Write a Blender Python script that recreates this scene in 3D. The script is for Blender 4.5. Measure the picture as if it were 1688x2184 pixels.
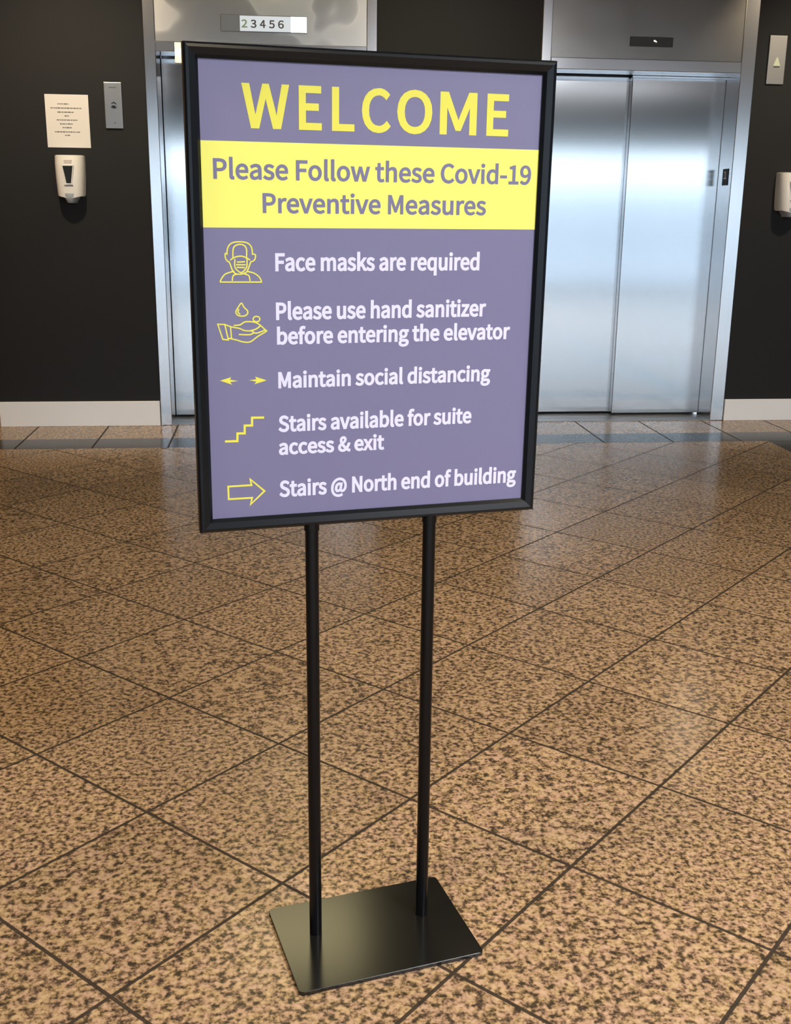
import bpy, bmesh, math, random, json
from mathutils import Vector, Matrix
for o in list(bpy.data.objects): bpy.data.objects.remove(o)
S = bpy.context.scene
COL = S.collection
random.seed(4)

# ------------------------------------------------------------------ camera, world, lights, exposure
cam = bpy.data.objects.new('camera', bpy.data.cameras.new('camera'))
COL.objects.link(cam)
cam.data.sensor_fit = 'VERTICAL'; cam.data.sensor_height = 36.0
cam.data.lens = 36.0 * 2318.2 / 2184.0
cam.data.clip_start = 0.02; cam.data.clip_end = 200
r_ = Vector((0.9945080, -0.1040761, 0.0110444)); u_ = Vector((0.0172829, 0.2673860, 0.9634345)); f_ = Vector((0.1032237, 0.9579525, -0.2677163))
M = Matrix((r_, u_, -f_)).transposed().to_4x4(); M.translation = Vector((0, 0, 1.2593))
cam.matrix_world = M
S.camera = cam
S.view_settings.view_transform = 'Standard'; S.view_settings.look = 'None'
S.view_settings.gamma = 1.0; S.view_settings.use_curve_mapping = False
S.view_settings.exposure = 0.16
W = bpy.data.worlds.new('world'); S.world = W; W.use_nodes = True
bg = W.node_tree.nodes['Background']
bg.inputs['Color'].default_value = (0.76, 0.85, 1.0, 1); bg.inputs['Strength'].default_value = 4.4
try: S.cycles.use_denoising = True
except Exception: pass

def area(name, loc, rot, sx, sy, power, color, spread=math.pi):
    l = bpy.data.lights.new(name, 'AREA'); l.shape = 'RECTANGLE'; l.size = sx; l.size_y = sy
    l.energy = power; l.color = color; l.spread = spread
    o = bpy.data.objects.new(name, l); COL.objects.link(o); o.location = loc; o.rotation_euler = rot
    return o
def spot(name, loc, power, color, angle=100, blend=.7, rad=.05, tilt=(0, 0)):
    l = bpy.data.lights.new(name, 'SPOT'); l.energy = power; l.color = color
    l.spot_size = math.radians(angle); l.spot_blend = blend; l.shadow_soft_size = rad
    o = bpy.data.objects.new(name, l); COL.objects.link(o); o.location = loc
    o.rotation_euler = (tilt[0], tilt[1], 0)
    return o
CEIL = 3.0
COOL = (0.93, 0.95, 1.0); WARM = (1.0, 0.82, 0.57)
UNSEEN_PANELS = [(2.25, -0.7, 175), (5.0, -2.6, 7)]     # unseen ceiling panels: an added poster fill, then one mirrored in the doors (x, y, W)
DOWN = [(-1.15, 5.2, 160, 38), (1.02, 5.2, 85, 38), (3.35, 5.2, 150, 38), (3.4, 3.55, 14, 30), (-1.35, 3.3, 95, 0), (1.55, 3.3, 105, 0), (3.9, 2.2, 80, 0), (-0.9, 1.2, 95, 0), (1.8, 1.2, 95, 0), (0.4, 0.0, 125, 0)]   # unseen warm downlights, added for their light; the far row tilts to the wall
SHEEN_GLOW = (0.02, 5.7, 3.0)                     # added unseen warm panel, put there for the sheen on the base plate

# ------------------------------------------------------------------ helpers
def mat(name, color=(.8, .8, .8), rough=.5, metal=0., spec=.5, **kw):
    m = bpy.data.materials.new(name); m.use_nodes = True
    b = m.node_tree.nodes['Principled BSDF']
    b.inputs['Base Color'].default_value = (*color, 1); b.inputs['Roughness'].default_value = rough
    b.inputs['Metallic'].default_value = metal; b.inputs['Specular IOR Level'].default_value = spec
    for k, v in kw.items():
        b.inputs[k.replace('_', ' ')].default_value = v
    return m
def emis(name, color, strength, base=(.8, .8, .8)):
    m = mat(name, base, .4)
    b = m.node_tree.nodes['Principled BSDF']
    b.inputs['Emission Color'].default_value = (*color, 1); b.inputs['Emission Strength'].default_value = strength
    return m
class NG:
    def __init__(s, m): s.t = m.node_tree; s.b = s.t.nodes['Principled BSDF']
    def n(s, typ, **kw):
        x = s.t.nodes.new(typ)
        for k, v in kw.items():
            if k.startswith('i_'): x.inputs[k[2:].replace('_', ' ')].default_value = v
            else: setattr(x, k, v)
        return x
    def l(s, a, b): s.t.links.new(a, b)
    def math(s, op, a, b=None, c=None):
        x = s.t.nodes.new('ShaderNodeMath'); x.operation = op
        for i, v in enumerate((a, b, c)):
            if v is None: continue
            if isinstance(v, (int, float)): x.inputs[i].default_value = v
            else: s.l(v, x.inputs[i])
        return x.outputs[0]
    def mix(s, fac, a, b, blend='MIX'):
        x = s.t.nodes.new('ShaderNodeMix'); x.data_type = 'RGBA'; x.blend_type = blend
        for i, v in ((0, fac), (6, a), (7, b)):
            if isinstance(v, (int, float)): x.inputs[i].default_value = v
            elif isinstance(v, tuple): x.inputs[i].default_value = (*v, 1)
            else: s.l(v, x.inputs[i])
        return x.outputs[2]
    def ramp(s, fac, stops):
        x = s.t.nodes.new('ShaderNodeValToRGB'); e = x.color_ramp.elements
        while len(e) < len(stops): e.new(.5)
        for q, (p, c) in zip(e, stops): q.position = p; q.color = (*c, 1)
        s.l(fac, x.inputs[0]); return x.outputs[0]

def add_box(bm, x0, x1, y0, y1, z0, z1, bevel=0., seg=2):
    r = bmesh.ops.create_cube(bm, size=1.0)
    vs = r['verts']
    for v in vs: v.co = Vector(((x0 + x1) / 2 + v.co.x * (x1 - x0), (y0 + y1) / 2 + v.co.y * (y1 - y0), (z0 + z1) / 2 + v.co.z * (z1 - z0)))
    if bevel:
        es = list({e for v in vs for e in v.link_edges})
        bmesh.ops.bevel(bm, geom=es, offset=bevel, segments=seg, affect='EDGES', profile=.6)
def add_cyl(bm, p0, p1, r, n=24, r2=None):
    p0, p1 = Vector(p0), Vector(p1); d = p1 - p0
    q = d.to_track_quat('Z', 'Y').to_matrix().to_4x4(); q.translation = (p0 + p1) / 2
    bmesh.ops.create_cone(bm, cap_ends=True, segments=n, radius1=r, radius2=r if r2 is None else r2, depth=d.length, matrix=q)
def add_prism(bm, pts, y0, y1):                  # polygon in x,z extruded along y
    a = [bm.verts.new((x, y0, z)) for x, z in pts]; b = [bm.verts.new((x, y1, z)) for x, z in pts]
    n = len(pts); bm.faces.new(a); bm.faces.new(b[::-1])
    for i in range(n): bm.faces.new((a[i], b[i], b[(i + 1) % n], a[(i + 1) % n]))
def add_loft(bm, rings, cap=True):
    R = [[bm.verts.new(p) for p in ring] for ring in rings]; n = len(R[0])
    for a, b in zip(R, R[1:]):
        for i in range(n): bm.faces.new((a[i], a[(i + 1) % n], b[(i + 1) % n], b[i]))
    if cap: bm.faces.new(R[0]); bm.faces.new(R[-1])
def add_stroke(bm, pts, w, y0, y1, step=2e-6):              # flat ribbon along a polyline in x,z with mitred joints
    pts = [Vector(p) for p in pts]; closed = (pts[0] - pts[-1]).length < 1e-6
    if closed: pts = pts[:-1]
    n = len(pts); L = []; Rr = []
    for i, p in enumerate(pts):
        a = pts[(i - 1) % n] if (closed or i > 0) else None; b = pts[(i + 1) % n] if (closed or i < n - 1) else None
        d1 = (p - a).normalized() if a is not None else (b - p).normalized()
        d2 = (b - p).normalized() if b is not None else d1
        t = (d1 + d2); t = t.normalized() if t.length > 1e-6 else d1
        nn = Vector((-t.y, t.x)); k = w / 2 / max(.45, nn.dot(Vector((-d1.y, d1.x))))
        L.append(p + nn * k); Rr.append(p - nn * k)
    m = n if closed else n - 1
    for i in range(m):
        j = (i + 1) % n
        add_prism(bm, [tuple(Rr[i]), tuple(Rr[j]), tuple(L[j]), tuple(L[i])], y0 + step * (i + 2), y1)
def smooth_poly(pts, k=3):
    P = [Vector(p) for p in pts]; out = []
    n = len(P)
    if n < 3: return pts
    closed = (P[0] - P[-1]).length < 1e-6
    g = lambda i: (P[i % (n - 1)] if closed else P[max(0, min(n - 1, i))])
    for i in range(n - 1):
        p0, p1, p2, p3 = g(i - 1), g(i), g(i + 1), g(i + 2)
        for j in range(k):
            t = j / k
            out.append(tuple(.5 * ((2 * p1) + (p2 - p0) * t + (2 * p0 - 5 * p1 + 4 * p2 - p3) * t * t + (3 * p1 - p0 - 3 * p2 + p3) * t ** 3)))
    out.append(tuple(P[-1])); return out
def obj(name, bm, m, parent=None, smooth=False):
    bmesh.ops.recalc_face_normals(bm, faces=bm.faces)
    me = bpy.data.meshes.new(name); bm.to_mesh(me); bm.free()
    for x in (m if isinstance(m, list) else [m]): me.materials.append(x)
    if smooth:
        for p in me.polygons: p.use_smooth = True
        try: me.set_sharp_from_angle(angle=math.radians(40))
        except Exception: pass
    o = bpy.data.objects.new(name, me); COL.objects.link(o)
    if parent is not None: o.parent = parent
    return o
def tag(o, label, cat, group=None):
    o['label'] = label; o['category'] = cat
    if group: o['group'] = group
    return o
def thing(name, label, cat, loc=(0, 0, 0), rz=0., group=None):
    o = bpy.data.objects.new(name, None); COL.objects.link(o); o.empty_display_size = .05
    o.location = loc; o.rotation_euler = (0, 0, rz)
    return tag(o, label, cat, group)
def struct(name, bm, m, parent=None):
    o = obj(name, bm, m, parent)
    if parent is None: o['kind'] = 'structure'
    return o
def B(): return bmesh.new()

# lettering: outline glyphs (advance, loops of x,y in 1/1000 em)
GLYPHS = json.loads('{"&":[238,[[91,-5,108,-3,124,1,139,7,152,15,165,25,177,17,189,9,201,4,213,-1,224,-5,232,22,223,25,214,29,204,34,194,40,184,47,196,63,206,81,215,99,223,118,229,138,199,138,194,121,188,105,180,90,172,76,163,63,149,75,135,89,121,104,109,119,98,135,115,147,131,161,144,175,153,192,156,211,154,227,147,241,137,252,123,259,105,261,86,258,69,250,57,237,49,220,47,201,47,190,49,178,53,166,58,153,63,141,48,129,34,117,23,102,15,86,13,67,16,43,27,24,43,9,65,-1],[144,42,134,35,125,29,115,25,105,22,95,21,78,23,64,29,53,39,46,52,44,68,45,80,50,90,57,100,66,110,76,118,88,102,100,86,114,70,129,55],[86,156,82,165,78,175,76,184,74,193,74,201,75,213,79,224,86,232,95,237,106,239,115,237,122,233,126,227,129,219,130,210,128,197,121,186,112,175,100,165]]],"-":[121,[[16,86,106,86,106,110,16,110]]],"0":[194,[[97,-5,124,1,146,17,163,43,174,81,177,129,174,177,163,214,146,240,124,256,97,261,70,256,48,240,31,214,21,177,18,129,21,81,31,43,48,17,70,1],[97,21,81,25,68,38,57,59,51,89,48,129,51,169,57,199,68,220,81,232,97,236,114,232,127,220,137,199,144,169,146,129,144,89,137,59,127,38,114,25]]],"1":[194,[[31,0,172,0,172,27,120,27,120,257,96,257,87,252,77,248,67,244,55,241,42,238,42,218,88,218,88,27,31,27]]],"2":[194,[[15,0,177,0,177,28,106,28,98,28,89,27,81,27,72,26,64,25,97,59,125,92,146,124,160,155,165,186,161,211,151,232,136,248,115,258,90,261,71,259,55,255,40,247,27,236,14,224,33,206,42,215,51,223,62,230,74,234,86,235,103,233,116,226,126,215,131,201,133,185,129,157,115,127,92,95,59,59,15,19]]],"3":[194,[[92,-5,118,-1,141,8,159,23,171,43,175,69,172,88,164,105,153,118,138,128,120,134,120,136,136,143,148,152,158,165,164,180,166,197,162,219,152,237,136,250,116,258,91,261,74,260,59,256,45,249,32,241,20,231,37,210,46,219,56,226,67,231,78,234,90,235,105,233,117,228,126,220,131,208,133,195,131,179,124,165,110,155,90,148,62,146,62,121,93,119,116,112,131,101,140,87,142,70,140,53,133,40,122,30,107,24,90,22,74,24,59,28,47,34,36,42,27,51,10,31,21,20,35,10,51,3,70,-3]]],"4":[194,[[119,0,149,0,149,71,183,71,183,96,149,96,149,257,114,257,7,92,7,71,119,71],[119,96,40,96,99,184,103,191,107,199,112,207,116,214,119,222,121,222,120,213,120,203,119,193,119,184,119,175]]],"5":[194,[[92,-5,117,-1,140,10,159,28,171,53,176,83,172,114,161,137,144,153,123,162,98,165,90,165,82,164,74,161,67,159,60,155,67,229,163,229,163,257,39,257,30,137,47,126,56,131,64,136,72,139,80,140,90,141,108,139,123,131,134,119,141,103,143,83,140,62,133,45,121,33,106,25,89,22,72,24,58,28,45,34,35,42,26,50,9,29,21,19,34,10,50,2,69,-3]]],"6":[194,[[105,-5,128,-1,149,10,165,28,175,51,179,79,176,108,167,130,152,146,132,156,108,159,96,158,83,154,71,148,60,139,50,129,54,170,63,200,78,220,95,232,116,235,125,234,134,231,142,227,150,222,157,215,175,235,165,244,155,251,143,256,130,260,114,261,86,256,60,241,39,215,25,176,20,123,24,77,36,41,54,16,78,1],[50,103,61,115,72,125,82,131,93,134,103,136,119,133,132,126,142,114,147,98,149,79,147,59,141,43,131,31,119,23,105,21,88,24,73,34,62,51,54,74]]],"7":[194,[[69,0,103,0,106,56,114,105,127,149,147,193,178,237,178,257,17,257,17,229,142,229,115,188,96,146,82,103,74,55]]],"8":[194,[[98,-5,125,-1,147,8,164,22,174,40,178,62,176,81,170,97,160,110,148,121,135,129,135,131,144,139,154,150,161,163,167,177,169,193,166,215,157,234,142,248,123,257,99,261,76,257,57,249,42,235,32,217,28,195,30,180,35,167,43,155,52,145,63,136,63,135,49,126,36,114,26,100,19,83,16,64,20,41,31,23,49,8,71,-1],[116,139,98,147,82,155,69,166,61,179,57,195,59,209,65,221,74,229,85,235,98,237,113,234,125,228,134,218,140,206,142,191,141,180,138,169,132,159,125,149],[98,19,81,22,66,28,55,38,47,51,44,67,46,81,51,94,58,106,68,116,80,125,101,116,119,106,134,95,144,81,148,63,145,48,139,36,129,27,115,21]]],"9":[194,[[82,-5,110,0,136,16,156,44,170,84,175,139,171,183,159,217,141,242,117,256,89,261,66,257,46,246,30,229,19,206,15,178,19,149,28,127,43,110,62,101,86,97,99,99,112,103,124,109,135,118,145,129,141,87,131,57,117,37,100,25,81,22,71,23,62,25,53,29,45,35,38,42,20,22,30,13,40,6,53,0,66,-3],[145,155,134,142,124,133,113,126,102,122,91,121,75,124,62,131,53,143,47,159,46,178,48,198,54,214,63,226,75,234,89,236,107,233,122,223,133,207,141,184]]],"@":[331,[[157,-61,173,-60,189,-57,204,-54,218,-48,232,-41,223,-22,212,-27,200,-32,187,-36,174,-38,160,-39,122,-34,90,-19,65,5,49,39,43,81,51,131,71,173,102,205,139,225,180,231,219,226,249,211,271,188,284,158,289,122,286,94,277,72,265,55,251,45,236,41,225,43,217,48,213,57,212,70,215,87,230,165,209,165,204,149,199,156,193,162,187,165,180,168,173,168,147,163,126,148,110,128,100,103,97,78,99,58,106,43,116,31,129,24,144,22,155,23,165,27,175,33,184,40,192,49,193,49,196,38,202,30,210,24,221,20,233,19,255,24,276,36,294,57,307,86,311,123,305,166,289,202,262,229,227,247,183,253,133,245,88,222,52,186,28,138,20,79,27,30,46,-9,76,-38,114,-55],[151,44,142,45,134,49,128,56,124,66,123,79,125,98,132,116,142,131,156,142,173,146,179,145,184,144,189,141,193,136,198,130,187,68,179,59,171,52,164,48,157,45]]],"C":[223,[[132,-5,151,-3,168,2,184,9,198,19,211,32,193,53,183,43,172,35,160,29,147,25,133,24,106,29,84,42,68,64,57,93,54,129,57,165,68,193,85,215,107,228,134,233,147,232,159,228,169,223,178,217,187,209,204,230,195,239,182,248,168,255,152,260,134,261,97,255,66,238,42,211,26,174,20,128,26,82,41,45,65,18,96,1]]],"E":[206,[[35,0,187,0,187,28,68,28,68,121,165,121,165,149,68,149,68,229,183,229,183,257,35,257]]],"F":[193,[[35,0,68,0,68,115,166,115,166,143,68,143,68,229,183,229,183,257,35,257]]],"L":[190,[[35,0,180,0,180,28,68,28,68,257,35,257]]],"M":[284,[[35,0,64,0,64,142,64,156,64,172,63,188,61,203,60,218,62,218,82,159,131,26,153,26,201,159,222,218,223,218,222,203,221,188,220,172,219,156,219,142,219,0,249,0,249,257,210,257,161,119,158,109,154,98,151,87,147,77,143,66,142,66,138,77,134,87,131,98,127,109,123,119,74,257,35,257]]],"N":[253,[[35,0,66,0,66,135,66,151,65,167,64,183,63,199,62,215,63,215,91,162,185,0,218,0,218,257,187,257,187,123,187,107,188,91,189,74,190,58,192,42,190,42,162,95,68,257,35,257]]],"O":[260,[[130,-5,166,1,196,19,219,47,234,84,239,129,234,175,219,211,196,238,166,255,130,261,94,255,63,238,40,211,26,175,20,129,26,84,40,47,63,19,94,1],[130,24,104,29,83,42,67,64,57,94,54,129,57,165,67,193,83,215,104,228,130,233,156,228,177,215,193,193,203,165,206,129,203,94,193,64,177,42,156,29]]],"P":[222,[[35,0,68,0,68,102,110,102,141,105,168,114,187,130,200,152,204,181,200,211,187,232,167,246,141,254,109,257,35,257],[68,129,68,230,104,230,129,229,148,224,161,215,170,201,172,181,170,162,162,147,149,137,130,130,106,129]]],"S":[209,[[106,-5,136,-1,160,9,178,25,190,45,194,68,191,89,184,105,172,118,158,128,141,137,104,153,92,158,81,164,71,172,64,182,62,196,64,208,70,219,80,226,93,231,110,233,123,232,136,229,148,224,158,217,168,209,185,230,173,240,159,249,144,255,127,260,110,261,83,258,61,249,44,234,33,216,29,193,32,173,40,157,52,144,66,135,81,127,118,111,132,105,143,98,153,90,159,79,161,65,158,52,152,40,140,31,125,26,107,24,91,25,76,29,61,36,48,45,36,56,17,33,31,20,47,10,66,2,85,-3]]],"W":[307,[[63,0,102,0,140,155,143,167,145,178,148,190,151,202,153,213,154,213,157,202,159,190,162,178,164,167,167,155,206,0,245,0,298,257,267,257,239,117,237,100,234,84,231,67,228,50,225,34,223,34,220,50,216,67,212,84,209,100,205,117,169,257,140,257,104,117,101,100,97,84,93,67,90,50,86,34,85,34,82,50,79,67,76,84,72,100,69,117,42,257,9,257]]],"a":[197,[[76,-5,90,-3,103,1,116,7,128,14,139,23,140,23,143,0,169,0,169,117,167,143,159,165,147,181,128,191,103,195,85,194,69,190,54,184,40,177,29,170,41,148,51,154,61,160,73,164,85,167,98,168,114,166,125,159,132,148,136,135,137,120,94,114,61,103,38,90,25,72,21,49,23,31,31,16,43,5,58,-2],[85,21,74,22,65,26,58,31,53,40,51,51,54,65,63,77,79,86,104,94,137,99,137,46,126,37,116,30,106,25,96,22]]],"b":[216,[[116,-5,141,0,164,13,182,34,194,62,199,98,195,131,186,158,171,178,150,191,123,195,110,194,98,190,86,184,74,177,63,168,64,202,64,279,32,279,32,0,58,0,61,20,62,20,72,11,83,5,94,0,105,-3],[111,22,103,23,94,25,84,29,74,34,64,42,64,142,75,151,85,159,95,164,105,167,115,168,134,165,148,155,158,141,164,121,165,98,163,72,155,51,143,35,128,26]]],"c":[179,[[107,-5,121,-3,134,0,146,5,158,11,169,19,155,41,147,35,139,30,130,26,120,23,110,22,90,25,74,35,62,50,54,71,51,95,54,119,62,140,75,155,91,165,111,168,120,167,128,165,135,162,142,157,149,152,165,173,156,180,147,186,136,191,124,194,110,195,81,191,56,178,36,158,23,130,18,95,23,60,35,33,54,12,79,0]]],"d":[217,[[97,-5,110,-3,123,1,135,7,145,14,155,22,156,22,159,0,185,0,185,279,153,279,153,206,154,173,145,181,135,187,125,191,113,194,101,195,76,191,53,178,35,157,23,129,19,95,22,60,32,33,49,12,71,0],[104,22,86,26,71,35,60,50,54,70,51,95,54,119,62,140,74,155,89,165,106,168,116,167,125,165,134,161,143,156,153,148,153,48,143,39,134,32,124,26,114,23]]],"e":[194,[[109,-5,124,-4,137,-1,150,3,161,9,172,15,160,36,152,31,143,27,133,24,123,22,113,21,93,24,76,33,62,47,54,65,50,88,178,88,179,106,176,136,167,161,151,179,130,191,103,195,78,191,55,178,36,157,23,129,18,95,23,60,36,33,55,12,80,0],[49,110,54,131,62,147,74,160,88,167,104,169,120,167,133,160,143,148,149,131,151,110]]],"f":[114,[[12,164,37,164,37,0,69,0,69,164,110,164,110,190,69,190,69,220,70,234,74,244,79,252,86,256,96,258,100,257,105,257,109,256,113,254,118,252,125,277,119,279,113,281,107,282,100,283,93,283,73,280,57,272,46,259,40,242,37,221,37,190,12,188]]],"g":[197,[[96,-88,129,-84,156,-75,176,-60,188,-42,193,-22,190,-5,182,8,169,17,150,22,126,23,89,23,76,24,66,27,60,32,57,37,56,44,56,50,58,55,61,59,64,63,68,67,73,65,79,63,85,61,90,61,96,60,118,63,137,72,152,86,162,104,166,126,165,136,163,145,160,153,155,160,150,166,189,166,189,190,123,190,119,192,114,193,108,194,102,195,96,195,74,192,54,183,39,169,29,150,25,127,26,114,30,102,36,92,42,83,50,76,50,75,44,70,38,64,33,56,30,48,29,39,30,31,32,23,36,17,40,12,46,8,46,6,36,-1,28,-9,23,-18,19,-27,18,-37,22,-55,32,-69,49,-79,70,-85],[96,82,83,84,72,90,64,99,58,112,56,127,58,142,63,155,72,164,83,170,96,172,109,170,120,164,129,155,135,142,137,127,134,112,129,99,120,90,109,84],[101,-65,82,-64,67,-60,55,-53,48,-43,46,-32,47,-26,49,-19,52,-12,58,-6,65,0,70,-1,75,-2,80,-2,85,-3,90,-3,123,-3,136,-4,147,-6,155,-11,159,-18,161,-27,158,-38,150,-49,138,-58,121,-63]]],"h":[213,[[32,0,64,0,64,138,75,148,85,157,95,162,105,166,116,167,130,165,140,159,147,150,151,135,152,116,152,0,184,0,184,120,182,147,175,168,164,183,147,192,126,195,111,193,98,189,85,182,74,173,63,163,64,202,64,279,32,279]]],"i":[96,[[32,0,64,0,64,190,32,190],[48,229,55,230,61,233,66,238,69,244,70,251,69,258,66,263,61,268,55,270,48,271,41,270,35,268,31,263,28,258,27,251,28,244,31,238,35,233,41,230]]],"k":[193,[[32,0,64,0,64,50,99,92,155,0,190,0,118,113,181,190,146,190,65,90,64,90,64,279,32,279]]],"l":[99,[[66,-5,71,-4,75,-4,78,-3,82,-3,84,-2,80,23,73,22,70,23,68,24,66,27,65,31,64,36,64,279,32,279,32,38,33,23,37,11,44,3,53,-3]]],"m":[324,[[32,0,64,0,64,138,75,149,84,157,94,162,103,166,112,167,125,165,135,159,142,150,146,135,147,116,147,0,179,0,179,138,190,149,200,157,209,162,218,166,227,167,240,165,250,159,257,150,261,135,263,116,263,0,294,0,294,120,292,147,285,168,274,183,258,192,237,195,223,193,210,188,198,181,186,171,174,159,168,171,161,181,150,189,138,193,121,195,108,193,96,189,84,182,73,173,62,162,58,190,32,190]]],"n":[214,[[32,0,64,0,64,138,75,148,85,157,95,162,105,166,116,167,130,165,140,159,147,150,151,135,152,116,152,0,184,0,184,120,182,147,175,168,164,183,147,192,126,195,111,193,98,189,85,182,73,173,62,162,58,190,32,190]]],"o":[212,[[106,-5,133,0,157,12,176,33,189,60,194,95,189,130,176,158,157,178,133,191,106,195,79,191,55,178,36,158,23,130,18,95,23,60,36,33,55,12,79,0],[106,22,88,25,73,35,61,50,54,71,51,95,54,119,61,140,73,155,88,165,106,168,124,165,140,155,151,140,159,119,161,95,159,71,151,50,140,35,124,25]]],"q":[217,[[153,-80,185,-80,185,190,159,190,156,172,155,172,145,180,135,187,125,191,114,194,101,195,76,191,53,178,35,157,23,129,19,95,22,60,32,33,49,12,71,0,97,-5,110,-3,122,0,134,6,145,14,154,22,153,-13],[104,22,86,26,71,35,60,50,54,70,51,95,54,119,62,140,74,155,89,165,106,168,116,167,125,165,134,161,143,156,153,148,153,48,143,39,134,32,124,26,114,23]]],"r":[136,[[32,0,64,0,64,122,73,139,82,152,92,160,102,165,112,166,116,166,120,166,124,165,127,164,131,163,137,191,133,192,129,194,125,194,121,195,116,195,104,193,92,188,81,180,71,169,62,155,58,190,32,190]]],"s":[164,[[82,-5,106,-2,126,6,140,19,148,34,151,52,148,71,139,85,125,95,110,103,93,110,81,114,69,120,60,126,54,133,52,143,54,151,58,159,65,165,75,169,88,170,97,169,106,167,115,163,123,159,131,153,146,173,137,180,126,186,114,191,101,194,87,195,64,192,46,185,33,173,25,158,22,141,25,124,34,111,46,100,61,92,77,86,90,81,101,76,111,69,118,60,120,50,119,41,115,32,107,26,97,22,83,20,70,21,58,24,47,29,37,35,27,43,11,22,23,13,36,6,51,0,66,-3]]],"t":[132,[[92,-5,99,-4,106,-3,113,-2,120,0,127,2,121,27,117,25,112,24,108,22,103,22,99,21,88,23,79,28,74,35,71,45,70,58,70,164,121,164,121,190,70,190,70,244,43,244,40,190,9,188,9,164,38,164,38,59,40,38,45,20,55,7,71,-2]]],"u":[213,[[88,-5,103,-3,116,2,128,9,140,18,151,30,152,30,154,0,181,0,181,190,149,190,149,55,138,43,128,34,119,28,108,24,97,23,84,25,74,31,67,41,63,55,62,74,62,190,29,190,29,70,32,43,38,23,50,8,66,-2]]],"v":[182,[[73,0,111,0,178,190,146,190,110,82,107,71,103,59,100,48,96,37,93,26,91,26,74,82,38,190,5,190]]],"w":[281,[[62,0,99,0,126,102,129,113,132,124,134,135,137,146,139,157,141,157,144,146,146,135,149,124,151,113,154,103,181,0,220,0,272,190,241,190,213,80,211,69,208,59,206,48,204,38,202,27,200,27,187,80,157,190,126,190,96,80,93,69,91,59,88,48,86,38,83,27,82,27,70,80,42,190,9,190]]],"x":[174,[[5,0,39,0,64,44,68,51,72,58,76,65,80,72,84,78,85,78,90,72,94,65,98,58,102,51,106,44,134,0,169,0,106,96,164,190,131,190,107,148,91,117,89,117,85,123,81,129,78,136,74,142,70,148,45,190,10,190,68,99]]],"z":[166,[[12,0,156,0,156,26,53,26,153,173,153,190,23,190,23,164,112,164,12,17]]]," ":[78,[]]}')
def text_mesh(name, runs, m, parent, depth=.0002, bold=0., y=0.):
    """runs: list of (string, x_left, x_right, baseline_z, cap_height) -> one flat lettering mesh lying in x,z facing -y"""
    cu = bpy.data.curves.new(name, 'CURVE'); cu.dimensions = '2D'; cu.fill_mode = 'BOTH'; cu.extrude = depth
    outlines = []
    for s, x0, x1, z, cap in runs:
        ks = cap / 257.0
        adv = 0; lo = None; hi = 0; items = []
        for ch in s:
            a, loops = GLYPHS[ch]
            for lp in loops:
                xs = lp[0::2]
                lo = min(xs) + adv if lo is None else min(lo, min(xs) + adv); hi = max(hi, max(xs) + adv)
            items.append((adv, loops)); adv += a
        kx = (x1 - x0) / (hi - lo) if x1 is not None else ks
        for ad, loops in items:
            for lp in loops:
                n = len(lp) // 2
                if n > 2 and lp[0:2] == lp[-2:]: n -= 1
                sp = cu.splines.new('POLY'); sp.points.add(n - 1); sp.use_cyclic_u = True
                for i in range(n):
                    sp.points[i].co = (x0 + (lp[2 * i] + ad - lo) * kx, z + lp[2 * i + 1] * ks, 0, 1)
                outlines.append([tuple(p.co[:2]) for p in sp.points] + [tuple(sp.points[0].co[:2])])
    t = bpy.data.objects.new('tmp', cu); COL.objects.link(t)
    dg = bpy.context.evaluated_depsgraph_get(); dg.update()
    me = bpy.data.meshes.new_from_object(t.evaluated_get(dg))
    bpy.data.objects.remove(t); bpy.data.curves.remove(cu)
    me.name = name
    for v in me.vertices: v.co = Vector((v.co.x, y - v.co.z, v.co.y))
    if bold:                                        # heavier weight: a ribbon along every outline
        bm = bmesh.new(); bm.from_mesh(me)
        for ol in outlines: add_stroke(bm, ol, 2 * bold, y - depth, y + depth)
        bm.to_mesh(me); bm.free()
    me.materials.clear(); me.materials.append(m)
    for p in me.polygons: p.material_index = 0
    o = bpy.data.objects.new(name, me); COL.objects.link(o); o.parent = parent
    return o

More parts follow.
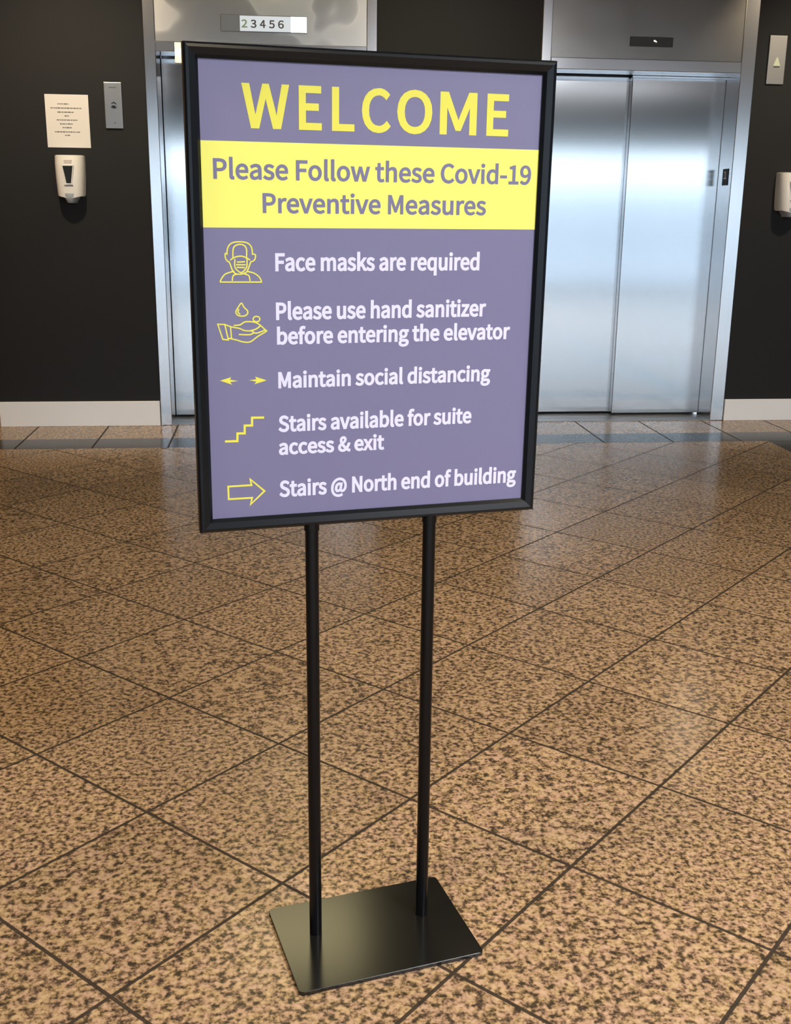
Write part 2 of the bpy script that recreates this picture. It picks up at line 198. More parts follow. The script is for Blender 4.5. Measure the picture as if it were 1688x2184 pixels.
# ------------------------------------------------------------------ materials
def granite_floor():
    m = mat('polished_granite_floor', rough=.2, spec=.24); g = NG(m)
    geo = g.n('ShaderNodeNewGeometry'); sep = g.n('ShaderNodeSeparateXYZ'); g.l(geo.outputs['Position'], sep.inputs[0])
    X, Y = sep.outputs[0], sep.outputs[1]
    ph = 0.7963; s = 0.4064; ox, oy = 0.27727, 1.56352; c, sn = math.cos(ph), math.sin(ph)
    dx = g.math('SUBTRACT', X, ox); dy = g.math('SUBTRACT', Y, oy)
    a = g.math('DIVIDE', g.math('ADD', g.math('MULTIPLY', dx, c), g.math('MULTIPLY', dy, sn)), s)
    b = g.math('DIVIDE', g.math('SUBTRACT', g.math('MULTIPLY', dy, c), g.math('MULTIPLY', dx, sn)), s)
    def line(v, w): return g.math('GREATER_THAN', g.math('ABSOLUTE', g.math('SUBTRACT', g.math('FRACT', v), .5)), .5 - w)
    gr = .0090
    lines_f = g.math('MAXIMUM', line(a, gr), line(b, gr))
    field = g.math('MULTIPLY', g.math('LESS_THAN', Y, 5.887), g.math('LESS_THAN', X, 2.79))
    inner = g.math('MULTIPLY', g.math('LESS_THAN', Y, 6.144), g.math('LESS_THAN', X, 3.05))
    band = g.math('SUBTRACT', inner, field)
    ax = g.math('DIVIDE', g.math('SUBTRACT', X, 1.823), s)
    edge = g.math('LESS_THAN', g.math('ABSOLUTE', g.math('SUBTRACT', Y, 5.887)), .004)
    lines_b = g.math('MAXIMUM', line(ax, .013), edge)
    notf = g.math('SUBTRACT', 1.0, field)
    lines = g.math('ADD', g.math('MULTIPLY', lines_f, field), g.math('MULTIPLY', lines_b, notf))
    # per-tile tone
    comb = g.n('ShaderNodeCombineXYZ'); g.l(g.math('FLOOR', a), comb.inputs[0]); g.l(g.math('FLOOR', b), comb.inputs[1])
    wn = g.n('ShaderNodeTexWhiteNoise', noise_dimensions='2D'); g.l(comb.outputs[0], wn.inputs['Vector'])
    tone = g.math('ADD', .88, g.math('MULTIPLY', wn.outputs['Value'], .2))
    # crystals; each tile is cut from another piece of stone
    off = g.n('ShaderNodeVectorMath', operation='SCALE'); g.l(wn.outputs['Color'], off.inputs[0]); off.inputs['Scale'].default_value = 7.0
    pos = g.n('ShaderNodeVectorMath', operation='ADD'); g.l(geo.outputs['Position'], pos.inputs[0]); g.l(off.outputs[0], pos.inputs[1])
    def noise(sc, det=2.0, rg=.55):
        n = g.n('ShaderNodeTexNoise'); n.inputs['Scale'].default_value = sc; n.inputs['Detail'].default_value = det; n.inputs['Roughness'].default_value = rg
        g.l(pos.outputs[0], n.inputs['Vector']); return n.outputs['Fac']
    n1 = noise(78, 2.5, .6); n2 = noise(150, 1.5); n3 = noise(42, 1.0)
    f = g.math('ADD', g.math('MULTIPLY', n1, .72), g.math('MULTIPLY', n2, .28))
    col = g.ramp(f, [(.375, (.050, .039, .028)), (.44, (.135, .095, .06)), (.495, (.31, .21, .128)), (.56, (.46, .325, .205)), (.65, (.54, .40, .27))])
    pink = g.ramp(n3, [(.42, (1.0, .97, .84)), (.60, (1.0, .93, .95))])
    col = g.mix(1.0, col, pink, 'MULTIPLY')
    tn = g.n('ShaderNodeCombineXYZ')
    for i in range(3): g.l(tone, tn.inputs[i])
    col = g.mix(1.0, col, tn.outputs[0], 'MULTIPLY')
    dark = g.ramp(n1, [(.35, (.012, .013, .015)), (.55, (.035, .037, .04)), (.7, (.07, .072, .075))])
    col = g.mix(band, col, dark)
    col = g.mix(g.math('MULTIPLY', lines, .95), col, (.030, .022, .016))
    g.l(col, g.b.inputs['Base Color'])
    g.l(g.math('ADD', .20, g.math('MULTIPLY', lines, .4)), g.b.inputs['Roughness'])
    return m
def steel(name, col, rough, aniso, scratch=.012, blotch=0.):
    m = mat(name, col, rough, 1.0); g = NG(m)
    tc = g.n('ShaderNodeNewGeometry')
    mp = g.n('ShaderNodeMapping'); mp.inputs['Scale'].default_value = (180, 180, 2.5); g.l(tc.outputs['Position'], mp.inputs[0])
    n = g.n('ShaderNodeTexNoise'); n.inputs['Scale'].default_value = 1.0; n.inputs['Detail'].default_value = 3; g.l(mp.outputs[0], n.inputs['Vector'])
    r = g.math('ADD', rough - scratch / 2, g.math('MULTIPLY', n.outputs['Fac'], scratch))
    if blotch:
        n2 = g.n('ShaderNodeTexNoise'); n2.inputs['Scale'].default_value = 3.2; n2.inputs['Detail'].default_value = 1; n2.inputs['Distortion'].default_value = 1.2
        g.l(tc.outputs['Position'], n2.inputs['Vector'])
        r = g.math('ADD', r, g.math('MULTIPLY', g.math('SUBTRACT', n2.outputs['Fac'], .5), blotch))
    g.l(r, g.b.inputs['Roughness'])
    g.b.inputs['Anisotropic'].default_value = aniso
    tg = g.n('ShaderNodeCombineXYZ', i_X=1.0)
    g.l(tg.outputs[0], g.b.inputs['Tangent'])
    return m
def wall_paint(name, col, rough=.75, bump=.05):
    m = mat(name, col, rough, spec=.3); g = NG(m)
    n = g.n('ShaderNodeTexNoise'); n.inputs['Scale'].default_value = 160; n.inputs['Detail'].default_value = 2
    bp = g.n('ShaderNodeBump'); bp.inputs['Strength'].default_value = bump; bp.inputs['Distance'].default_value = .002
    g.l(n.outputs['Fac'], bp.inputs['Height']); g.l(bp.outputs[0], g.b.inputs['Normal'])
    return m
M_floor = granite_floor()
M_wall = wall_paint('charcoal_wall_paint', (.0145, .0148, .0160), .7)
M_ceil = wall_paint('ceiling_paint', (.24, .215, .185), .9)
M_front = wall_paint('front_wall_paint', (.10, .115, .095), .8)
M_side = wall_paint('side_wall_paint', (.45, .42, .38), .8)
def wood():
    m = mat('wood_panel', (.3, .17, .07), .45); g = NG(m)
    tc = g.n('ShaderNodeNewGeometry'); mp = g.n('ShaderNodeMapping'); mp.inputs['Scale'].default_value = (6, 6, .5); g.l(tc.outputs['Position'], mp.inputs[0])
    n = g.n('ShaderNodeTexNoise'); n.inputs['Scale'].default_value = 4; n.inputs['Detail'].default_value = 4; g.l(mp.outputs[0], n.inputs['Vector'])
    g.l(g.ramp(n.outputs['Fac'], [(.3, (.2, .1, .04)), (.7, (.42, .25, .11))]), g.b.inputs['Base Color'])
    return m
M_wood = wood()
M_base = mat('white_baseboard_paint', (.90, .90, .91), .4)
M_steel_door = steel('brushed_steel_door', (.60, .62, .64), .16, .85)
M_steel_case = steel('brushed_steel_casing', (.64, .64, .65), .20, .0, .02)
M_steel_head = steel('brushed_steel_header', (.36, .34, .315), .24, .0, .01, .10)
def lit_film_steel():
    m = steel('lit_filmed_steel_header', (.62, .60, .56), .3, .0, .01); g = NG(m)  # lighter base stands in for brighter ceiling reflections; blotches follow the film
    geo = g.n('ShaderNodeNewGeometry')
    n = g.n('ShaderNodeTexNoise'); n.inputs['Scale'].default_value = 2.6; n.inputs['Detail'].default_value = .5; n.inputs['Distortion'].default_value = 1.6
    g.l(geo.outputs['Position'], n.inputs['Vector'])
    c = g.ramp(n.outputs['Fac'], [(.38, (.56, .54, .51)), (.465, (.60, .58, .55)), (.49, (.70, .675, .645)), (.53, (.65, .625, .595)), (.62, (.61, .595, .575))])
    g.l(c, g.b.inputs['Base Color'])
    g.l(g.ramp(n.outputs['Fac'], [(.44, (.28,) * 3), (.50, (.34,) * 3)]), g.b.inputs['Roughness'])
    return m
M_steel_film_lit = lit_film_steel()
M_steel_dull = steel('dull_steel_plate', (.30, .30, .30), .38, .0)
M_dark_gap = mat('dark_hoistway', (.004, .004, .004), .9)
M_black = mat('satin_black_metal', (.004, .006, .009), .28, 0., .3)
M_pole = mat('black_pole_metal', (.004, .004, .005), .28, 0., .22)
M_plate = mat('black_base_powder_coat', (.008, .008, .0075), .17, 0., .75)
M_purple = mat('poster_grey_purple', (.180, .170, .305), .38, 0., .5)
M_yellow = mat('poster_yellow', (.90, .89, .17), .4, 0., .4)
M_gold = mat('poster_heading_yellow', (.80, .76, .09), .4, 0., .4)
M_pwhite = mat('poster_white', (.74, .73, .92), .4, 0., .4)
M_white_pl = mat('white_plastic', (.80, .77, .73), .28)
M_paper = mat('white_paper', (.80, .77, .74), .7)
M_ink = mat('ink', (.14, .13, .13), .8)
M_smoke = mat('smoked_window', (.015, .014, .012), .3, 0., .2)
M_grey_pl = mat('grey_plastic', (.46, .51, .56), .35)
M_darkpl = mat('dark_plastic', (.010, .011, .014), .5, 0., .25)
M_concrete = wall_paint('outdoor_concrete', (.42, .44, .47), .9)

# ------------------------------------------------------------------ room shell
D = 6.5235           # face of the steel entrances; the painted wall sits 12 mm behind it
DW = D + .012
XL, XR, YF = -1.645, 9.2, -4.45
XF = -5.0            # the lobby widens to here in front of the wood clad block left of the lifts
bm = B(); add_box(bm, XF - .2, XR + .2, YF - .2, 6.86, -.12, 0); struct('floor', bm, M_floor)
bm = B()
add_box(bm, XL, -.700, DW, 6.92, -.12, CEIL)
add_box(bm, .557, 1.520, DW, 6.92, -.12, CEIL)
add_box(bm, 2.763, XR + .2, DW, 6.92, -.12, CEIL)
add_box(bm, -.700, .557, DW, 6.92, 2.60, CEIL)
add_box(bm, 1.520, 2.763, DW, 6.92, 2.60, CEIL)
struct('wall_back', bm, M_wall)
bm = B(); add_box(bm, XF, XL, 5.0, DW + .3, 0, CEIL); struct('wall_left', bm, M_wood)
bm = B(); add_box(bm, XF - .2, XF, YF - .2, DW + .3, 0, CEIL); struct('wall_far_left', bm, M_side)
bm = B(); add_box(bm, XR, XR + .2, YF - .2, DW, 0, CEIL); struct('wall_right', bm, M_side)
bm = B(); add_box(bm, XF - .2, XR + .2, YF - .2, 6.92, CEIL, CEIL + .15); struct('ceiling', bm, M_ceil)
# window front behind the camera: piers, lintel and glazed bays
bays = [(-4.9, -3.35), (-3.25, -1.67), (-1.55, .28), (.40, 2.22), (2.34, 4.16), (4.28, 5.55), (5.75, 7.4), (7.5, 9.1)]
bm = B(); xs = [XF] + [v for b in bays for v in b] + [XR]
for i in range(0, len(xs), 2): add_box(bm, xs[i], xs[i + 1], YF - .18, YF, 0, CEIL)
for a, b in bays: add_box(bm, a, b, YF - .18, YF, 2.26, CEIL)
struct('wall_front', bm, M_front)
M_glass = bpy.data.materials.new('window_glass'); M_glass.use_nodes = True
nt = M_glass.node_tree; nt.nodes.remove(nt.nodes['Principled BSDF'])
tr = nt.nodes.new('ShaderNodeBsdfTransparent'); tr.inputs[0].default_value = (.94, .97, .96, 1)
gl = nt.nodes.new('ShaderNodeBsdfGlossy'); gl.inputs['Roughness'].default_value = .02
fr = nt.nodes.new('ShaderNodeFresnel'); fr.inputs[0].default_value = 1.45
mx = nt.nodes.new('ShaderNodeMixShader'); nt.links.new(fr.outputs[0], mx.inputs[0]); nt.links.new(tr.outputs[0], mx.inputs[1]); nt.links.new(gl.outputs[0], mx.inputs[2])
nt.links.new(mx.outputs[0], nt.nodes['Material Output'].inputs[0])
M_alu = mat('window_aluminium', (.25, .25, .25), .4, 1.0)
for i, (a, b) in enumerate(bays):
    bm = B()
    add_box(bm, a, a + .05, YF - .14, YF - .06, 0, 2.26); add_box(bm, b - .05, b, YF - .14, YF - .06, 0, 2.26)
    add_box(bm, a + .05, b - .05, YF - .14, YF - .06, 2.21, 2.26); add_box(bm, a + .05, b - .05, YF - .14, YF - .06, 0, .05)
    w = struct('window_%d' % (i + 1), bm, M_alu)
    bm = B(); add_box(bm, a + .05, b - .05, YF - .103, YF - .097, .05, 2.21); obj('glass_pane', bm, M_glass, w)
bm = B(); add_box(bm, -40, 45, -60, YF - .2, -.3, -.02); struct('ground', bm, M_concrete)
bm = B(); add_box(bm, -40, 45, -25.4, -25, -.3, 2.2); struct('wall_added_outside', bm, wall_paint('added_wall_render', (.55, .58, .60), .9))  # added unseen wall, shortens the bright sky band mirrored in the doors

# baseboards
for nm, x0, x1, h in (('baseboard_left', XL, -.718, .147), ('baseboard_middle', .574, 1.504, .14), ('baseboard_right', 2.781, XR, .134)):
    bm = B(); add_box(bm, x0, x1, D - .006, DW, 0, h, .002, 1); struct(nm, bm, M_base)

# ------------------------------------------------------------------ lift entrances
def lift(idx, xo0, xi0, xi1, xo1, zo, zr, xs, label, head):
    e = bpy.data.objects.new('door_%d' % idx, None); COL.objects.link(e); e.location = (xo0, D, 0)
    e['kind'] = 'structure'; e['label'] = label; e['category'] = 'elevator'
    L = lambda v: v - xo0
    def loc(o): return o
    YD = 6.73 - D; top = 2.62
    bm = B()
    add_box(bm, L(xo0), L(xi0), 0, YD + .02, 0, top, .003, 1)          # jambs run the full depth of the reveal
    add_box(bm, L(xi1), L(xo1), 0, YD + .02, 0, top, .003, 1)
    add_box(bm, L(xi0), L(xi1), .0, YD - .015, zo, zr, .003, 1)         # head rail and soffit
    obj('door_frame', bm, M_steel_case, e)
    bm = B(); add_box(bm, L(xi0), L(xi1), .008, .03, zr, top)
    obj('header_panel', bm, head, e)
    bm = B(); add_box(bm, L(xs), L(xi1) - .0, YD, YD + .054, .014, zo - .012, .003, 1); add_box(bm, L(xs), L(xi1), YD + .002, YD + .03, zo - .014, zo + .05)
    dp = obj('door_panel', bm, [M_steel_door, M_steel_case], e)
    for p in dp.data.polygons:
        if abs(p.normal.x) > .7: p.material_index = 1
    bm = B(); add_box(bm, L(xi0), L(xs) + .04, YD + .055, YD + .085, .014, zo - .004, .003, 1); add_box(bm, L(xi0), L(xs) + .04, YD + .057, YD + .085, zo - .006, zo + .05)
    obj('door_panel', bm, M_steel_door, e)
    bm = B()
    y = .012
    for y1 in (.10, .195, .225, .25, .28, .31):
        add_box(bm, L(xi0), L(xi1), y, y1 - .006, -.002, .004); y = y1
    obj('door_sill', bm, M_steel_dull, e)
    bm = B(); add_box(bm, L(xi0) - .02, L(xi1) + .02, .33, .37, -.05, top); obj('hoistway_backing', bm, M_dark_gap, e)
    return e
lift(1, -.714, -.650, .512, .570, 2.085, 2.137, -.06, 'left brushed steel elevator entrance, mostly hidden behind the welcome sign', M_steel_film_lit)
lift(2, 1.508, 1.564, 2.692, 2.776, 2.046, 2.108, 2.115, 'right brushed steel elevator entrance with two closed door panels, right of the sign', M_steel_head)

# floor position indicators in the headers
t = thing('floor_indicator', 'pale lit floor indicator strip with dark numerals above the left elevator', 'floor indicator', (-.055, D + .008, 2.238))
bm = B(); add_box(bm, -.238, .236, -.006, 0, -.043, .043, .002, 1); obj('indicator_frame', bm, M_steel_dull, t)
bm = B(); add_box(bm, -.133, .146, -.0075, -.006, -.039, .039); obj('number_window', bm, emis('indicator_white', (.80, .88, .98), .5, (.4, .43, .46)), t)
bm = B(); add_box(bm, .146, .234, -.0078, -.006, -.040, .040); obj('lit_end_window', bm, emis('indicator_bright', (1.0, .97, .93), 1.3), t)
M_ind = mat('indicator_ink', (.10, .09, .11), .6)
M_lit = emis('indicator_green', (.55, .75, .45), .1, (.2, .28, .14))
for k, ch in enumerate('23456'):
    cx = -.123 + k * .0500
    text_mesh('numeral', [(ch, cx, cx + .029, -.020, .038)], M_lit if k == 0 else M_ind, t, .0002, .0013, -.0080)
t = thing('floor_indicator', 'dark unlit floor indicator strip with one small glowing mark above the right elevator', 'floor indicator', (2.148, D + .008, 2.203))
bm = B(); add_box(bm, -.127, .127, -.004, 0, -.026, .026, .002, 1); obj('number_window', bm, mat('smoked_indicator', (.055, .05, .045), .3), t)
bm = B(); add_prism(bm, [(.010, .004), (.016, .011), (.022, .007), (.030, .003), (.031, -.003), (.022, -.001)], -.0048, -.004); obj('lit_mark', bm, emis('indicator_mark', (1.0, .95, .72), 1.2), t)

# small glowing cream box under the left header, peeking out behind the sign
t = thing('cream_glow_box', 'small cream glowing box on the left elevator head, at the top-left corner of the sign', 'lantern', (-.545, D - .05, 2.02))
bm = B(); add_box(bm, 0, .10, .012, .048, .0, .108, .004, 2); obj('glow_box_back', bm, M_steel_dull, t)
ML1 = emis('glow_box_cream', (1.0, .86, .55), .8, (.8, .7, .5)); ML2 = emis('glow_box_pale', (1.0, .93, .78), .95, (.8, .75, .6))
for k, (a, b) in enumerate(((.002, .034), (.036, .074), (.076, .106))):
    bm = B(); add_box(bm, .002, .098, 0, .012, a, b, .002, 1); obj('glow_box_front', bm, ML2 if k == 1 else ML1, t)

# call station left of the left elevator
t = thing('call_station', 'steel call button plate on the dark wall left of the left elevator', 'call panel', (-.894, DW, 1.80))
bm = B(); add_box(bm, -.048, .048, -.010, 0, -.122, .120, .003, 2); obj('plate', bm, M_steel_dull, t)
bm = B(); add_cyl(bm, (.004, -.014, .004), (.004, -.010, .004), .019, 24); obj('button_collar', bm, mat('button_steel', (.30, .30, .30), .35, 1.0), t)
bm = B(); add_prism(bm, [(-.011, .009), (.004, .018), (.019, .008), (.016, .005), (.004, .012), (-.009, .006)], -.0155, -.013)
add_prism(bm, [(-.014, -.010), (-.004, -.001), (.010, -.002), (.017, -.013), (.004, -.015)], -.0155, -.013); obj('button_symbol', bm, M_darkpl, t)
bm = B(); add_cyl(bm, (.004, -.0115, -.092), (.004, -.010, -.092), .003, 12); obj('screw', bm, M_darkpl, t)
bm = B(); add_box(bm, -.02, .02, -.011, -.010, .091, .093); obj('seam_line', bm, M_darkpl, t)

# direction lantern plate right of the right elevator
t = thing('direction_lantern', 'steel hall lantern plate with a pale up arrow, right of the right elevator', 'lantern', (2.905, DW, 2.125))
M_lp = steel('lantern_plate_steel', (.27, .265, .26), .42, .0)
bm = B(); add_box(bm, -.053, .053, -.010, 0, -.134, .131, .003, 2); obj('plate', bm, M_lp, t)
bm = B(); add_prism(bm, [(-.021, -.033), (.021, -.033), (.004, .012), (-.004, .012)], -.0125, -.010); obj('up_arrow', bm, emis('arrow_lens', (.85, .85, .55), .22, (.45, .45, .32)), t)
bm = B(); add_box(bm, -.018, .018, -.0115, -.010, -.041, -.037); obj('arrow_slot', bm, M_darkpl, t)

# floor designation plate on the right reveal
t = thing('floor_plate', 'small black floor plate with a white numeral on the right elevator jamb', 'sign', (2.692, 6.612, 1.472), -math.pi / 2)
bm = B(); add_box(bm, -.042, .042, -.003, 0, -.048, .048, .001, 1); obj('plate', bm, M_darkpl, t)
text_mesh('numeral', [('1', -.016, .014, -.010, .042)], M_pwhite, t, .0003, .0012, -.0033)
bm = B()
for x in (-.008, 0, .008): add_cyl(bm, (x, -.004, -.030), (x, -.003, -.030), .0018, 10)
obj('braille_dots', bm, M_darkpl, t)

# paper notice
t = thing('paper_notice', 'white printed paper notice taped to the dark wall above the hand sanitizer dispenser', 'notice', (-1.147, DW, 1.713))
bm = B(); add_box(bm, -.117, .117, -.0025, 0, -.139, .139); obj('sheet', bm, M_paper, t)
rows = [(.096, .030, -.02), (.073, .086, -.003), (.050, .046, -.006), (.029, .012, -.004), (.006, .056, -.004), (-.016, .037, -.006), (-.037, .024, -.006), (-.061, .070, -.004), (-.080, .014, -.006)]
rows = [(a * .93, b, c) for a, b, c in rows]
for z, hw, cx in rows:
    bm = B(); x = cx - hw
    while x < cx + hw - .004:
        w = min(random.uniform(.006, .018), cx + hw - x)
        h = random.uniform(.0022, .0030)
        add_box(bm, x, x + w, -.0031, -.0025, z - h, z + h); x += w + .0028
    obj('printed_line', bm, M_ink, t)

# hand sanitizer dispensers
def dispenser(label, x, z, lean=0.):
    t = thing('soap_dispenser', label, 'dispenser', (x, DW, z), 0, 'hand sanitizer dispensers on the dark wall')
    def ring(zz, w, d, n=20, e=3.2, y0=0.):
        pts = []
        for i in range(n + 1):
            a = math.pi * i / n
            cx, sx = math.cos(a), math.sin(a)
            pts.append((w / 2 * math.copysign(abs(cx) ** (2 / e), cx), y0 - d * abs(sx) ** (2 / e), zz))
        return pts
    bm = B(); add_loft(bm, [ring(-.098, .132, .030), ring(-.095, .136, .034), ring(.112, .154, .034), ring(.116, .150, .030)]); obj('back_shell', bm, M_white_pl, t, True)
    def bot(w): return
    bm = B()
    prof = [(.122, .150, .070, 0), (.119, .160, .080, 0), (.080, .162, .092, 0), (.0, .158, .100, 0), (-.070, .150, .102, 0), (-.092, .146, .100, 1)]
    rings = []
    for zz, w, d, low in prof:
        rg = ring(zz, w, d)
        if low: rg = [(a, b, c - .018 * max(0, 1 - abs(a) / (w / 2)) ** .8) for a, b, c in rg]
        rings.append(rg)
    add_loft(bm, rings); obj('front_cover', bm, M_white_pl, t, True)
    yw = -.103
    bm = B(); add_prism(bm, [(-.026, .062), (.026, .062), (.019, .02), (.012, -.028), (-.012, -.028), (-.019, .02)], yw, yw + .02); obj('level_window', bm, M_smoke, t)
    bm = B(); add_stroke(bm, [(-.030, .066), (.030, .066), (.015, -.033), (-.015, -.033), (-.030, .066)], .004, yw - .002, yw + .02); obj('window_rim', bm, M_white_pl, t)
    bm = B(); add_prism(bm, [(-.022, .095), (.022, .095), (.018, .078), (-.018, .078)], -.0945, -.08); obj('logo_patch', bm, mat('faint_print', (.62, .56, .54), .4), t)
    bm = B(); add_box(bm, -.024, .024, -.1045, -.09, -.042, -.038); obj('cover_groove', bm, M_ink, t)
    bm = B(); add_loft(bm, [ring(-.082, .092, .1050), ring(-.098, .088, .104), ring(-.120, .056, .096), ring(-.132, .046, .086), ring(-.134, .040, .080)]); obj('nozzle_guard', bm, M_grey_pl, t, True)
    return t
dispenser('white hand sanitizer dispenser on the dark wall below the paper notice', -1.147, 1.410)
dispenser('white hand sanitizer dispenser at the right edge of the photo, right of the right elevator', 3.056, 1.378)

# ------------------------------------------------------------------ sign stand
SY = .19005
sg = thing('sign_stand', 'tall black framed floor sign with grey purple welcome poster on two poles', 'sign', (.14835, 1.69188, 0), SY)
Z0 = .77075; HW = .281; HH = .709; TILT = .01854
def tilted(o):
    o.location = (0, 0, Z0); o.rotation_euler = (TILT, 0, 0); return o
# base plate
bm = B()
def rrect(x0, x1, y0, y1, r, z, n=6):
    out = []
    for cx, cy, a0 in ((x1 - r, y1 - r, 0), (x0 + r, y1 - r, 90), (x0 + r, y0 + r, 180), (x1 - r, y0 + r, 270)):
        for i in range(n + 1):
            a = math.radians(a0 + 90 * i / n); out.append((cx + r * math.cos(a), cy + r * math.sin(a), z))
    return out
bx0, bx1, by0, by1 = -.168, .165, -.1265, .110
add_loft(bm, [rrect(bx0, bx1, by0, by1, .008, 0), rrect(bx0, bx1, by0, by1, .008, .0065), rrect(bx0 + .0006, bx1 - .0006, by0 + .0006, by1 - .0006, .0078, .0072)])
base = obj('base_plate', bm, M_plate, sg); base.rotation_euler = (0, 0, math.radians(13.2) - SY)
base.location = (0, -.002, 0)
for px, h in ((-.1019, Z0), (.0979, Z0)):
    bm = B(); add_cyl(bm, (px, .012, .006), (px, .012, Z0 + .01), .0108, 32)
    pole = obj('pole', bm, M_pole, sg, True)
    bm = B(); add_cyl(bm, (px, .012, Z0 - .010), (px, .012, Z0 + .004), .0122, 32); obj('pole_collar', bm, M_pole, pole, True)
# frame: mitred bevelled profile swept round the rectangle
def frame_mesh():
    bm = B()
    prof = [(0, .022), (0, .004), (.003, .0), (.007, -.0015), (.016, .002), (.0205, .007), (.0205, .022)]   # (inset from the outside, depth y)
    rings = []
    for ins, y in prof:
        rings.append([(-HW + ins, y, ins), (HW - ins, y, ins), (HW - ins, y, HH - ins), (-HW + ins, y, HH - ins)])
    V = [[bm.verts.new(p) for p in r] for r in rings]
    for a, b in zip(V, V[1:] + V[:1]):
        for i in range(4): bm.faces.new((a[i], a[(i + 1) % 4], b[(i + 1) % 4], b[i]))
    return bm
fr_ = tilted(obj('sign_frame', frame_mesh(), M_black, sg))
bm = B(); add_box(bm, -HW + .01, HW - .01, .012, .020, .01, HH - .01); tilted(obj('backing_board', bm, M_black, sg))
bm = B(); add_box(bm, -HW + .0195, HW - .0195, .0095, .012, .0195, HH - .0195); poster = tilted(obj('poster', bm, M_purple, sg))
YP = .0095
bm = B(); add_box(bm, -HW + .0197, HW - .0197, YP - .0003, YP, .4610, .5805); yb = obj('yellow_band', bm, M_yellow, poster); yb['label'] = 'yellow band across the poster'
m_ = .001
heads = [('W', -200, -132), ('E', -118, -84), ('L', -69, -35), ('C', -24, 20), ('O', 30, 85), ('M', 97, 156), ('E', 172, 208)]
text_mesh('heading_lettering', [(c, (a + 2.) * m_, (b - 2.) * m_, .6005, .0565) for c, a, b in heads], M_gold, poster, .0002, .0019, YP - .0002)
text_mesh('band_lettering', [('Please Follow these Covid-19', -.2425, .2485, .5295, .0265), ('Preventive Measures', -.172, .1755, .4830, .0262)], M_purple, poster, .0002, .0009, YP - .0005)
for s, a, b, z, c in (('Face masks are required', -.1545, .1680, .3995, .0242), ('Please use hand sanitizer', -.1545, .1820, .3275, .0240),
                      ('before entering the elevator', -.1535, .2250, .2905, .0232), ('Maintain social distancing', -.1525, .1940, .2235, .0230),
                      ('Stairs available for suite', -.1530, .1640, .1550, .0235), ('access & exit', -.1530, .0160, .1185, .0225),
                      ('Stairs @ North end of building', -.1530, .2480, .0500, .0245)):
    text_mesh('text_line', [(s, a, b, z, c)], M_pwhite, poster, .0002, .0011, YP - .0002)
ICON = {
'mask_icon': [[(-226.7, 422.4), (-226.4, 429.1), (-223.6, 435.8), (-217.5, 439.9), (-206.3, 441.1), (-196.0, 439.1), (-191.0, 434.1), (-189.5, 427.4), (-189.6, 422.4)], [(-218.3, 416.6), (-217.9, 429.1), (-215.1, 434.9), (-208.2, 437.5), (-201.3, 435.8), (-198.0, 430.0), (-198.4, 416.5)], [(-226.6, 424.1), (-229.5, 424.1), (-229.1, 417.4), (-226.1, 413.2), (-223.6, 412.4)], [(-189.2, 423.6), (-184.9, 422.2), (-186.3, 415.2), (-191.6, 412.3)], [(-224.4, 413.2), (-222.0, 407.4), (-219.6, 400.6), (-215.5, 395.6), (-207.7, 394.5), (-200.8, 396.3), (-197.2, 399.7), (-194.4, 406.4), (-191.6, 413.2)], [(-222.3, 414.9), (-215.6, 418.9), (-206.9, 420.6), (-200.1, 418.9), (-192.9, 414.9)], [(-215.4, 416.2), (-216.0, 406.5), (-213.6, 401.5), (-206.8, 396.7), (-200.6, 401.4), (-197.9, 406.4), (-197.6, 416.2)], [(-212.7, 411.9), (-200.6, 412.5)], [(-213.9, 408.2), (-199.7, 408.1)], [(-213.0, 404.5), (-200.9, 404.1)], [(-238.3, 383.4), (-235.5, 388.9), (-230.2, 394.8), (-221.5, 397.8), (-216.6, 398.8)], [(-196.9, 398.3), (-188.6, 396.3), (-181.7, 392.0), (-178.3, 387.7), (-176.3, 382.9)], [(-238.3, 383.4), (-176.3, 382.9)], [(-220.1, 385.0), (-218.5, 392.7), (-212.1, 394.7)], [(-193.8, 384.8), (-195.6, 392.6), (-201.7, 394.6)]],
'hand_icon': [[(-207.3, 352.5), (-204.0, 346.7), (-198.5, 340.9), (-199.0, 336.1), (-204.3, 333.3), (-212.7, 334.3), (-216.0, 339.5), (-212.3, 346.3), (-207.3, 352.5)], [(-211.0, 343.7), (-212.9, 339.4), (-209.5, 335.9)], [(-243.4, 321.9), (-233.0, 321.4), (-228.2, 298.3), (-236.5, 299.4), (-243.4, 321.9)], [(-233.0, 321.4), (-223.7, 317.7), (-211.9, 315.3), (-203.2, 311.6), (-192.7, 310.9), (-190.6, 308.1), (-196.4, 305.4), (-212.2, 306.1)], [(-224.4, 317.8), (-223.6, 300.5)], [(-219.6, 319.7), (-210.0, 320.4), (-202.8, 324.6), (-190.5, 324.4), (-181.8, 320.8), (-172.3, 312.2), (-171.1, 309.8), (-184.1, 302.5), (-194.9, 294.9), (-205.5, 294.7), (-215.9, 298.0), (-228.1, 300.9)], [(-179.2, 318.6), (-186.4, 313.6), (-194.4, 311.5)], [(-172.3, 311.9), (-183.9, 307.8), (-190.6, 308.1)], [(-190.4, 328.7), (-187.7, 332.1), (-182.4, 332.0), (-180.2, 328.5), (-182.6, 324.9), (-187.9, 325.0), (-190.4, 328.7)]],
'stair_icon': [[(-237.7, 143.3), (-218.6, 142.9), (-218.2, 154.9), (-207.1, 154.6), (-206.8, 166.7), (-195.4, 166.4), (-195.1, 178.5), (-176.5, 178.0)]],
'arrow_icon': [[(-234.7, 71.4), (-198.2, 71.4), (-200.1, 81.2), (-177.9, 60.6), (-200.2, 40.4), (-197.7, 50.9), (-234.5, 51.0), (-234.7, 71.4)]]}
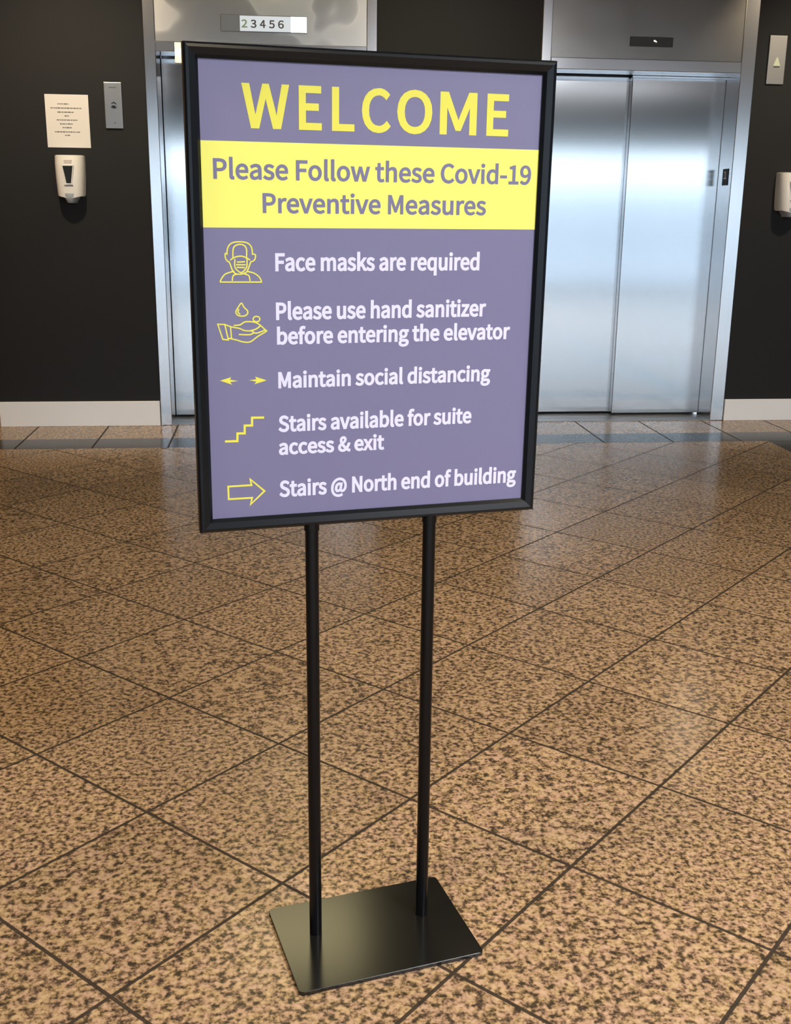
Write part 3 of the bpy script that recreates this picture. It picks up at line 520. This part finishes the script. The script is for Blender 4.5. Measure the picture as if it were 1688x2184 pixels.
for nm, lines in ICON.items():
    bm = B()
    for k, pl in enumerate(lines):
        pl = [(x * m_, z * m_) for x, z in pl]
        if nm in ('mask_icon',) or (nm == 'hand_icon' and k not in (2,)): pl = smooth_poly(pl)
        w = .0034 if nm == 'stair_icon' else .0028 if nm == 'arrow_icon' else .0019
        add_stroke(bm, pl, w, YP - .0003 - k * .00001, YP)
    obj(nm, bm, M_gold, poster)
ARR = [[(-242.5, 237.4), (-225.6, 242.1), (-227.3, 238.3), (-215.2, 236.1), (-227.4, 234.8), (-224.2, 230.6)], [(-171.5, 235.6), (-189.2, 241.8), (-187.2, 237.7), (-198.3, 236.6), (-187.3, 234.1), (-190.4, 230.3)]]
bm = B()
for pl in ARR: add_prism(bm, [(x * m_, z * m_) for x, z in pl], YP - .0003, YP)
obj('distance_arrows_icon', bm, M_gold, poster)

# ------------------------------------------------------------------ unseen ceiling lamps, added for light and reflections
M_unseen_panel = emis('unseen_ceiling_panel_diffuser', COOL, 1.5, (.9, .9, .9))
M_added_can = emis('added_downlight_lens', WARM, 3.0, (.9, .85, .7))
M_added_trim = mat('added_lamp_trim_white', (.8, .8, .78), .4)
for i, (x, y, p) in enumerate(UNSEEN_PANELS):
    t = thing('unseen_ceiling_light', ('unseen white ceiling panel added behind the camera to light the poster, the nearer one', 'unseen white ceiling panel near the window front, mirrored in the doors')[i], 'ceiling light', (x, y, CEIL), 0, 'unseen ceiling panels behind the camera')
    bm = B()
    for a in ((-.62, -.58, -.32, .32), (.58, .62, -.32, .32), (-.58, .58, -.32, -.28), (-.58, .58, .28, .32)): add_box(bm, *a, -.02, 0)
    obj('frame', bm, M_added_trim, t)
    bm = B(); add_box(bm, -.58, .58, -.28, .28, -.012, 0); obj('diffuser', bm, M_unseen_panel, t)
    area('unseen_panel_lamp', (x, y, CEIL - .03), (0, 0, 0), 1.14, .54, p, COOL)
for i, (x, y, p, a) in enumerate(DOWN):
    t = thing('added_downlight', 'unseen small round lamp added to the lobby ceiling for warm light', 'ceiling light', (x, y, CEIL), 0, 'added warm ceiling downlights')
    bm = B(); add_cyl(bm, (0, 0, -.012), (0, 0, 0), .085, 32, .075); obj('added_downlight_trim', bm, M_added_trim, t)
    bm = B(); add_cyl(bm, (0, 0, -.014), (0, 0, -.011), .06, 32); obj('lens', bm, M_added_can, t)  # lens of the added unseen lamp
    spot('added_downlight_lamp', (x, y, CEIL - .03), p, WARM, 84 if a else 130, .9, .06, (math.radians(a), 0))

x, y, p = SHEEN_GLOW
t = thing('unseen_ceiling_light', 'unseen dim warm panel added by the elevator wall for the sheen on the base plate', 'ceiling light', (x, y, CEIL))
bm = B()
for a in ((-.44, -.40, -.44, .44), (.40, .44, -.44, .44), (-.40, .40, -.44, -.40), (-.40, .40, .40, .44)): add_box(bm, *a, -.02, 0)
obj('frame', bm, M_added_trim, t)
bm = B(); add_box(bm, -.40, .40, -.40, .40, -.012, 0); obj('diffuser', bm, emis('warm_diffuser', (1.0, .86, .46), 4.0, (.8, .7, .5)), t)
